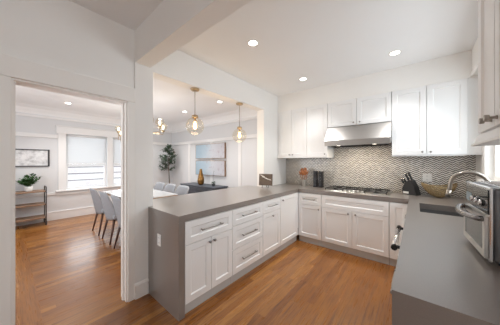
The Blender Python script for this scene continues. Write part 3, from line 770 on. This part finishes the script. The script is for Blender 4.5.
# ================================================================== DINING ROOM
# dining chair
def dining_chair(label, loc, rz, group):
    o = thing('dining_chair', label, 'chair', loc, rz, group)     # sitter faces +Y, backrest at -Y
    m = MB()
    m.box(-.225, .225, -.20, .24, .40, .49, .03, seg=3); m.build('seat', GREYF, o)
    def back(side):
        def fn(u, v):
            a = (-1+2*u); w_ = .235*(1-.10*v); curve = .14*(abs(a)**2.2)*(1-.75*v)
            z = .385+.495*v-(.035*abs(a)**4*v); y = -.225-.10*v+curve
            nrm = Vector((-a*.35, 1, .15)).normalized(); th = .030*(1-.35*v)
            return Vector((a*w_, y, z))+nrm*(th*side)
        return fn
    m = MB(); n, k = 15, 12; f0, f1 = back(-.5), back(.5)
    A = [[m.bm.verts.new(f0(i/(n-1), j/(k-1))) for j in range(k)] for i in range(n)]
    Bv = [[m.bm.verts.new(f1(i/(n-1), j/(k-1))) for j in range(k)] for i in range(n)]
    for i in range(n-1):
        for j in range(k-1): m._face([A[i][j], A[i][j+1], A[i+1][j+1], A[i+1][j]], True); m._face([Bv[i][j], Bv[i+1][j], Bv[i+1][j+1], Bv[i][j+1]], True)
    for i in range(n-1): m._face([A[i][0], A[i+1][0], Bv[i+1][0], Bv[i][0]], True); m._face([A[i][-1], Bv[i][-1], Bv[i+1][-1], A[i+1][-1]], True)
    for j in range(k-1): m._face([A[0][j], Bv[0][j], Bv[0][j+1], A[0][j+1]], True); m._face([A[-1][j], A[-1][j+1], Bv[-1][j+1], Bv[-1][j]], True)
    m.build('backrest', GREYF, o)
    for sx in (-1, 1):
        MB().tube([(sx*.165, -.17, .41), (sx*.215, -.25, 0)], [.021, .012], 10).build('leg', WALNUT, o)
        MB().tube([(sx*.165, .18, .41), (sx*.205, .23, 0)], [.021, .012], 10).build('leg', WALNUT, o)
    return o
CG = 'grey dining chairs round the table'
c1 = dining_chair('grey upholstered dining chair nearest the window, back turned to the doorway', (-4.82, 1.33, 0), 0, CG)
again(c1, (-4.16, 1.33, 0), 0, 'middle grey dining chair of the three seen through the doorway')
again(c1, (-3.52, 1.33, 0), 0, 'grey dining chair partly hidden by the door casing, closest of the doorway row')
again(c1, (-4.86, 2.10, 0), PI, 'grey dining chair across the table, beside the post in the pass-through')
again(c1, (-4.36, 2.10, 0), PI, 'grey dining chair across the table, middle of those over the counter')
again(c1, (-3.84, 2.10, 0), PI, 'grey dining chair across the table, next to the dark sideboard')
# table
tb = thing('dining_table', 'long pale-topped dining table with wooden legs', 'table', (-4.38, 1.70, 0))
TL, TWd = .78, .42
m = MB(); m.box(-TL, TL, -TWd, TWd, .744, .762, .003); m.build('tabletop', TABLEW, tb)
m = MB(); m.box(-TL, TL, -TWd, TWd, .712, .7435, .003); m.build('apron', TABLEE, tb)
for sx in (-1, 1):
    m = MB(); m.box(sx*.62-.05, sx*.62+.05, -.07, .07, .03, .7115, .006); m.box(sx*.62-.11, sx*.62+.11, -.12, .12, 0, .03, .004); m.build('pedestal', WALNUT, tb)
# linear chandelier
ch = thing('chandelier', 'brass chandelier with glass globes above the dining table', 'chandelier', (-4.5, 1.72, HD))
zb = 1.93-HD
MB().lathe([(.07, -.0005), (.07, -.02), (.02, -.03)], (0, 0, 0), 24).build('canopy', BRASS, ch)
MB().tube([(0, 0, -.02), (0, 0, zb)], .008, 8).build('stem', BRASS, ch)
MB().tube([(-.92, 0, zb), (.92, 0, zb)], .010, 10).build('bar', BRASS, ch)
for sx in (-1, 1):
    for (dx, dy, dz) in ((.86, .12, .02), (.80, -.10, .13), (.98, .0, .07)):
        x = sx*dx
        a = MB(); a.tube([(sx*(dx-.12), 0, zb), (x, dy, zb-.03), (x, dy, zb+dz)], .006, 8)
        a.lathe([(.018, 0), (.034, .012), (.034, .026), (.02, .03)], (x, dy, zb+dz), 16)
        ar = a.build('arm', BRASS, ch)
        R_ = .075; zc = zb+dz+.03+R_*.9
        n = 12; MB().lathe([(R_*math.sin(PI*(i/n)), R_*math.cos(PI*(i/n))) for i in range(n+1)], (x, dy, zc), 20, caps=False).build('globe', GLOBE, ar)
        MB().lathe([(.012, -.05), (.02, -.02), (.022, .005), (.012, .03), (.002, .036)], (x, dy, zc), 12).build('bulb', GLOW, ar)
for sx in (-1, 1):
    l = bpy.data.lights.new('chandelier_lamp', 'POINT'); l.energy = 12; l.color = (1, .95, .89); l.shadow_soft_size = .2
    lo = bpy.data.objects.new('chandelier_lamp', l); COL.objects.link(lo); lo.location = (sx*.70, 0, -.80); lo.parent = ch
# sideboard
sb = thing('sideboard', 'dark charcoal sideboard against the art wall', 'sideboard', (-4.55, 3.43, 0))
bx = .77; by = .235
m = MB(); m.box(-bx, bx, -by, by, .722, .752, .003); m.build('top', NAVY, sb)
m = MB(); m.box(-bx+.03, bx-.03, -by+.015, by-.01, .16, .7215, .003); m.build('body', NAVY, sb)
for i in range(4):
    w = (2*bx-.08)/4; x = -bx+.04+i*w
    o = shaker(w, .53, .05, .014).build('door', NAVY, sb, loc=(x, -by+.0148, .175))
    knob(o, w-.04 if i % 2 == 0 else .04, .28, -.014, .010)
for sx in (-1, 1):
    for sy in (-1, 1): MB().box(sx*(bx-.06)-.025, sx*(bx-.06)+.025, sy*(by-.05)-.025, sy*(by-.05)+.025, 0, .1597, .003).build('leg', NAVY, sb)
# vase
MBv = MB(); MBv.lathe([(.055, 0), (.080, .03), (.094, .09), (.090, .16), (.068, .25), (.045, .33), (.034, .40), (.026, .44), (.018, .44), (.022, .41)], (0, 0, 0), 24)
o = MBv.build('vase', HONEY); o.location = (-4.62, 3.42, .7525); tag(o, 'tall amber gourd-shaped vase on the sideboard', 'vase')
# sprig in small pot
sp_ = thing('small_potted_plant', 'tiny dark potted sprig with a thin stem beside the vase on the sideboard', 'plant', (-4.15, 3.48, .7525))
MB().lathe([(.04, 0), (.05, .05), (.045, .052)], (0, 0, 0), 16).build('pot', FRAMED, sp_)
m = MB(); rnd = random.Random(5)
def leaf(m, base, d, L, w, droop=.3):
    d = Vector(d).normalized(); side = d.cross(Vector((0, 0, 1)))
    if side.length < .1: side = Vector((1, 0, 0))
    side.normalize(); b = Vector(base); t = b+d*L-Vector((0, 0, droop*L)); c = b+d*L*.5
    v = [m.bm.verts.new(p) for p in (b, c+side*w/2, t, c-side*w/2, c+Vector((0, 0, w*.25)))]
    m._face([v[0], v[1], v[4]], True); m._face([v[1], v[2], v[4]], True); m._face([v[2], v[3], v[4]], True); m._face([v[3], v[0], v[4]], True)
for i in range(40):
    a = rnd.random()*2*PI; leaf(m, (0, 0, .04+.04*rnd.random()), (math.cos(a), math.sin(a), rnd.uniform(.2, 1.6)), rnd.uniform(.05, .10), .022)
m.build('foliage', TREELEAF, sp_, fix=False)
m = MB(); m.tube([(.0, 0, .045), (.01, 0, .20), (-.005, 0, .36)], .003, 6); m.tube([(-.005, 0, .36), (.012, 0, .40), (.03, 0, .37)], .003, 6); m.build('stem', FRAMED, sp_)
# canvases
for z, lb in ((1.69, 'upper of the two wide pale blossom canvases on the dining wall'), (1.21, 'lower of the two wide pale blossom canvases on the dining wall')):
    cv = thing('canvas_art', lb, 'wall art', (-4.54, DY-.0145, z), 0, 'pair of canvases over the sideboard')
    MB().box(-.635, .635, -.040, -.001, -.20, .20, .003).build('canvas', CANVAS, cv)
    m = MB(); m.cells([-.645, -.6355, .6355, .645], [-.21, -.2005, .2005, .21], lambda x, z: abs(x) > .6355 or abs(z) > .2005, -.042, -.0005, 'y'); m.build('edge_frame', SHELFW, cv)
# framed print left of window
pf = thing('framed_print', 'wide grey ink print in a thin dark frame left of the window', 'picture', (DX+.0005, -.02, 1.478), PI/2)
m = MB(); m.cells([-.63, -.60, .60, .63], [-.195, -.175, .175, .195], lambda x, z: abs(x) > .60 or abs(z) > .175, -.03, 0, 'y'); m.build('frame', FRAMED, pf)
MB().box(-.60, .60, -.015, -.001, -.175, .175).build('print', PRINT, pf)
# roller shades
for (a, b), lb in ((W1, 'white roller shade on the left dining window'), (W2, 'white roller shade on the right dining window, partly behind the door casing')):
    s_ = thing('roller_shade', lb, 'window shade', (DX-.035, (a+b)/2, 2.079), 0, 'white roller shades')
    h = (b-a)/2-.008
    MB().box(-.002, .002, -h, h, 1.362-2.079, -.03).build('fabric', SHADE, s_)
    MB().tube([(0, -h, -.028), (0, h, -.028)], .024, 12).build('roller', DTRIM, s_)
    MB().box(-.007, .007, -h, h, 1.342-2.079, 1.362-2.079, .002).build('bottom_bar', DTRIM, s_)
# shelf cart
sf = thing('shelf_cart', 'three-tier rolling cart with wooden shelves and dark metal ends', 'shelf', (-6.42, .07, 0))
for z in (.17, .46, .745): MB().box(-.17, .17, -.44, .44, z-.014, z+.014, .002).build('shelf_board', SHELFW, sf)
for sy in (-1, 1):
    m = MB(); y = sy*.452
    m.tube([(-.16, y, .075), (-.16, y, .82), (-.14, y, .84), (.14, y, .84), (.16, y, .82), (.16, y, .075)], .010, 8)
    for z in (.145, .435, .72): m.tube([(-.16, y, z), (.16, y, z)], .008, 8)
    m.build('end_frame', DKMETAL, sf)
    for sx in (-1, 1):
        m = MB(); m.lathe([(.028, -.012), (.034, -.006), (.034, .006), (.028, .012)], (sx*.15, y, .034), 16, Matrix.Rotation(PI/2, 3, 'X')); m.box(sx*.15-.012, sx*.15+.012, y-.018, y+.018, .05, .078)
        m.build('caster', BLACK, sf)
# potted fern on it
fr = thing('potted_plant', 'small leafy green plant in a white pot on top of the cart', 'plant', (-6.40, .27, .7595))
MB().lathe([(.045, 0), (.056, .01), (.064, .105), (.058, .105), (.055, .092), (.0, .092)], (0, 0, 0), 24, caps=False).build('pot', POTW, fr)
MB().lathe([(.0555, .090), (.054, .096)], (0, 0, 0), 20).build('soil', SOIL, fr)
m = MB(); rnd = random.Random(11)
for i in range(30):
    a = rnd.random()*2*PI; el = rnd.uniform(.6, 1.5); L = rnd.uniform(.10, .25); st = Vector((math.cos(a)*.02, math.sin(a)*.02, .10))
    d = Vector((math.cos(a)*math.cos(el), math.sin(a)*math.cos(el), math.sin(el))); tip = st+d*L*.6
    m.tube([st, st+d*L*.3, tip], .003, 5)
    for k in range(5):
        q = st+d*L*(.25+.18*k); b = rnd.random()*2*PI
        leaf(m, q, d+Vector((math.cos(b), math.sin(b), .2))*.9, rnd.uniform(.08, .13), rnd.uniform(.04, .06), .25)
m.build('foliage', LEAF, fr, fix=False)
# corner tree
tr = thing('potted_tree', 'slim indoor olive-leaved tree in the corner of the dining room', 'tree', (-6.2, 3.33, 0))
MB().lathe([(.13, 0), (.17, .02), (.19, .32), (.175, .32), (.165, .29), (.0, .29)], (0, 0, 0), 28, caps=False).build('pot', POTW, tr)
MB().lathe([(.167, .285), (.164, .295)], (0, 0, 0), 24).build('soil', SOIL, tr)
m = MB(); rnd = random.Random(23); trunk = [Vector((0, 0, .28)), Vector((.015, .01, .7)), Vector((-.01, 0, 1.15)), Vector((.02, -.01, 1.5)), Vector((.03, 0, 1.82))]
m.tube(trunk, [.017, .015, .013, .010, .005], 8); lm = MB()
for i in range(62):
    z = rnd.uniform(1.10, 1.90); t = (z-1.10)/.80; R0 = .38*(1-t)**.6+.07; a = rnd.random()*2*PI
    b0 = Vector((0, 0, z-.05)); tip = Vector((math.cos(a)*R0*rnd.uniform(.35, 1), math.sin(a)*R0*rnd.uniform(.35, 1), z+rnd.uniform(-.04, .10)))
    m.tube([b0, (b0+tip)/2+Vector((0, 0, -.01)), tip], [.005, .004, .002], 5)
    for k in range(26):
        q = b0.lerp(tip, rnd.uniform(.35, 1.05)); d = Vector((rnd.uniform(-1, 1), rnd.uniform(-1, 1), rnd.uniform(-.5, 1)))
        leaf(lm, q, d, rnd.uniform(.05, .085), rnd.uniform(.022, .034), .15)
m.build('trunk', BARK, tr); lm.build('foliage', TREELEAF, tr, fix=False)
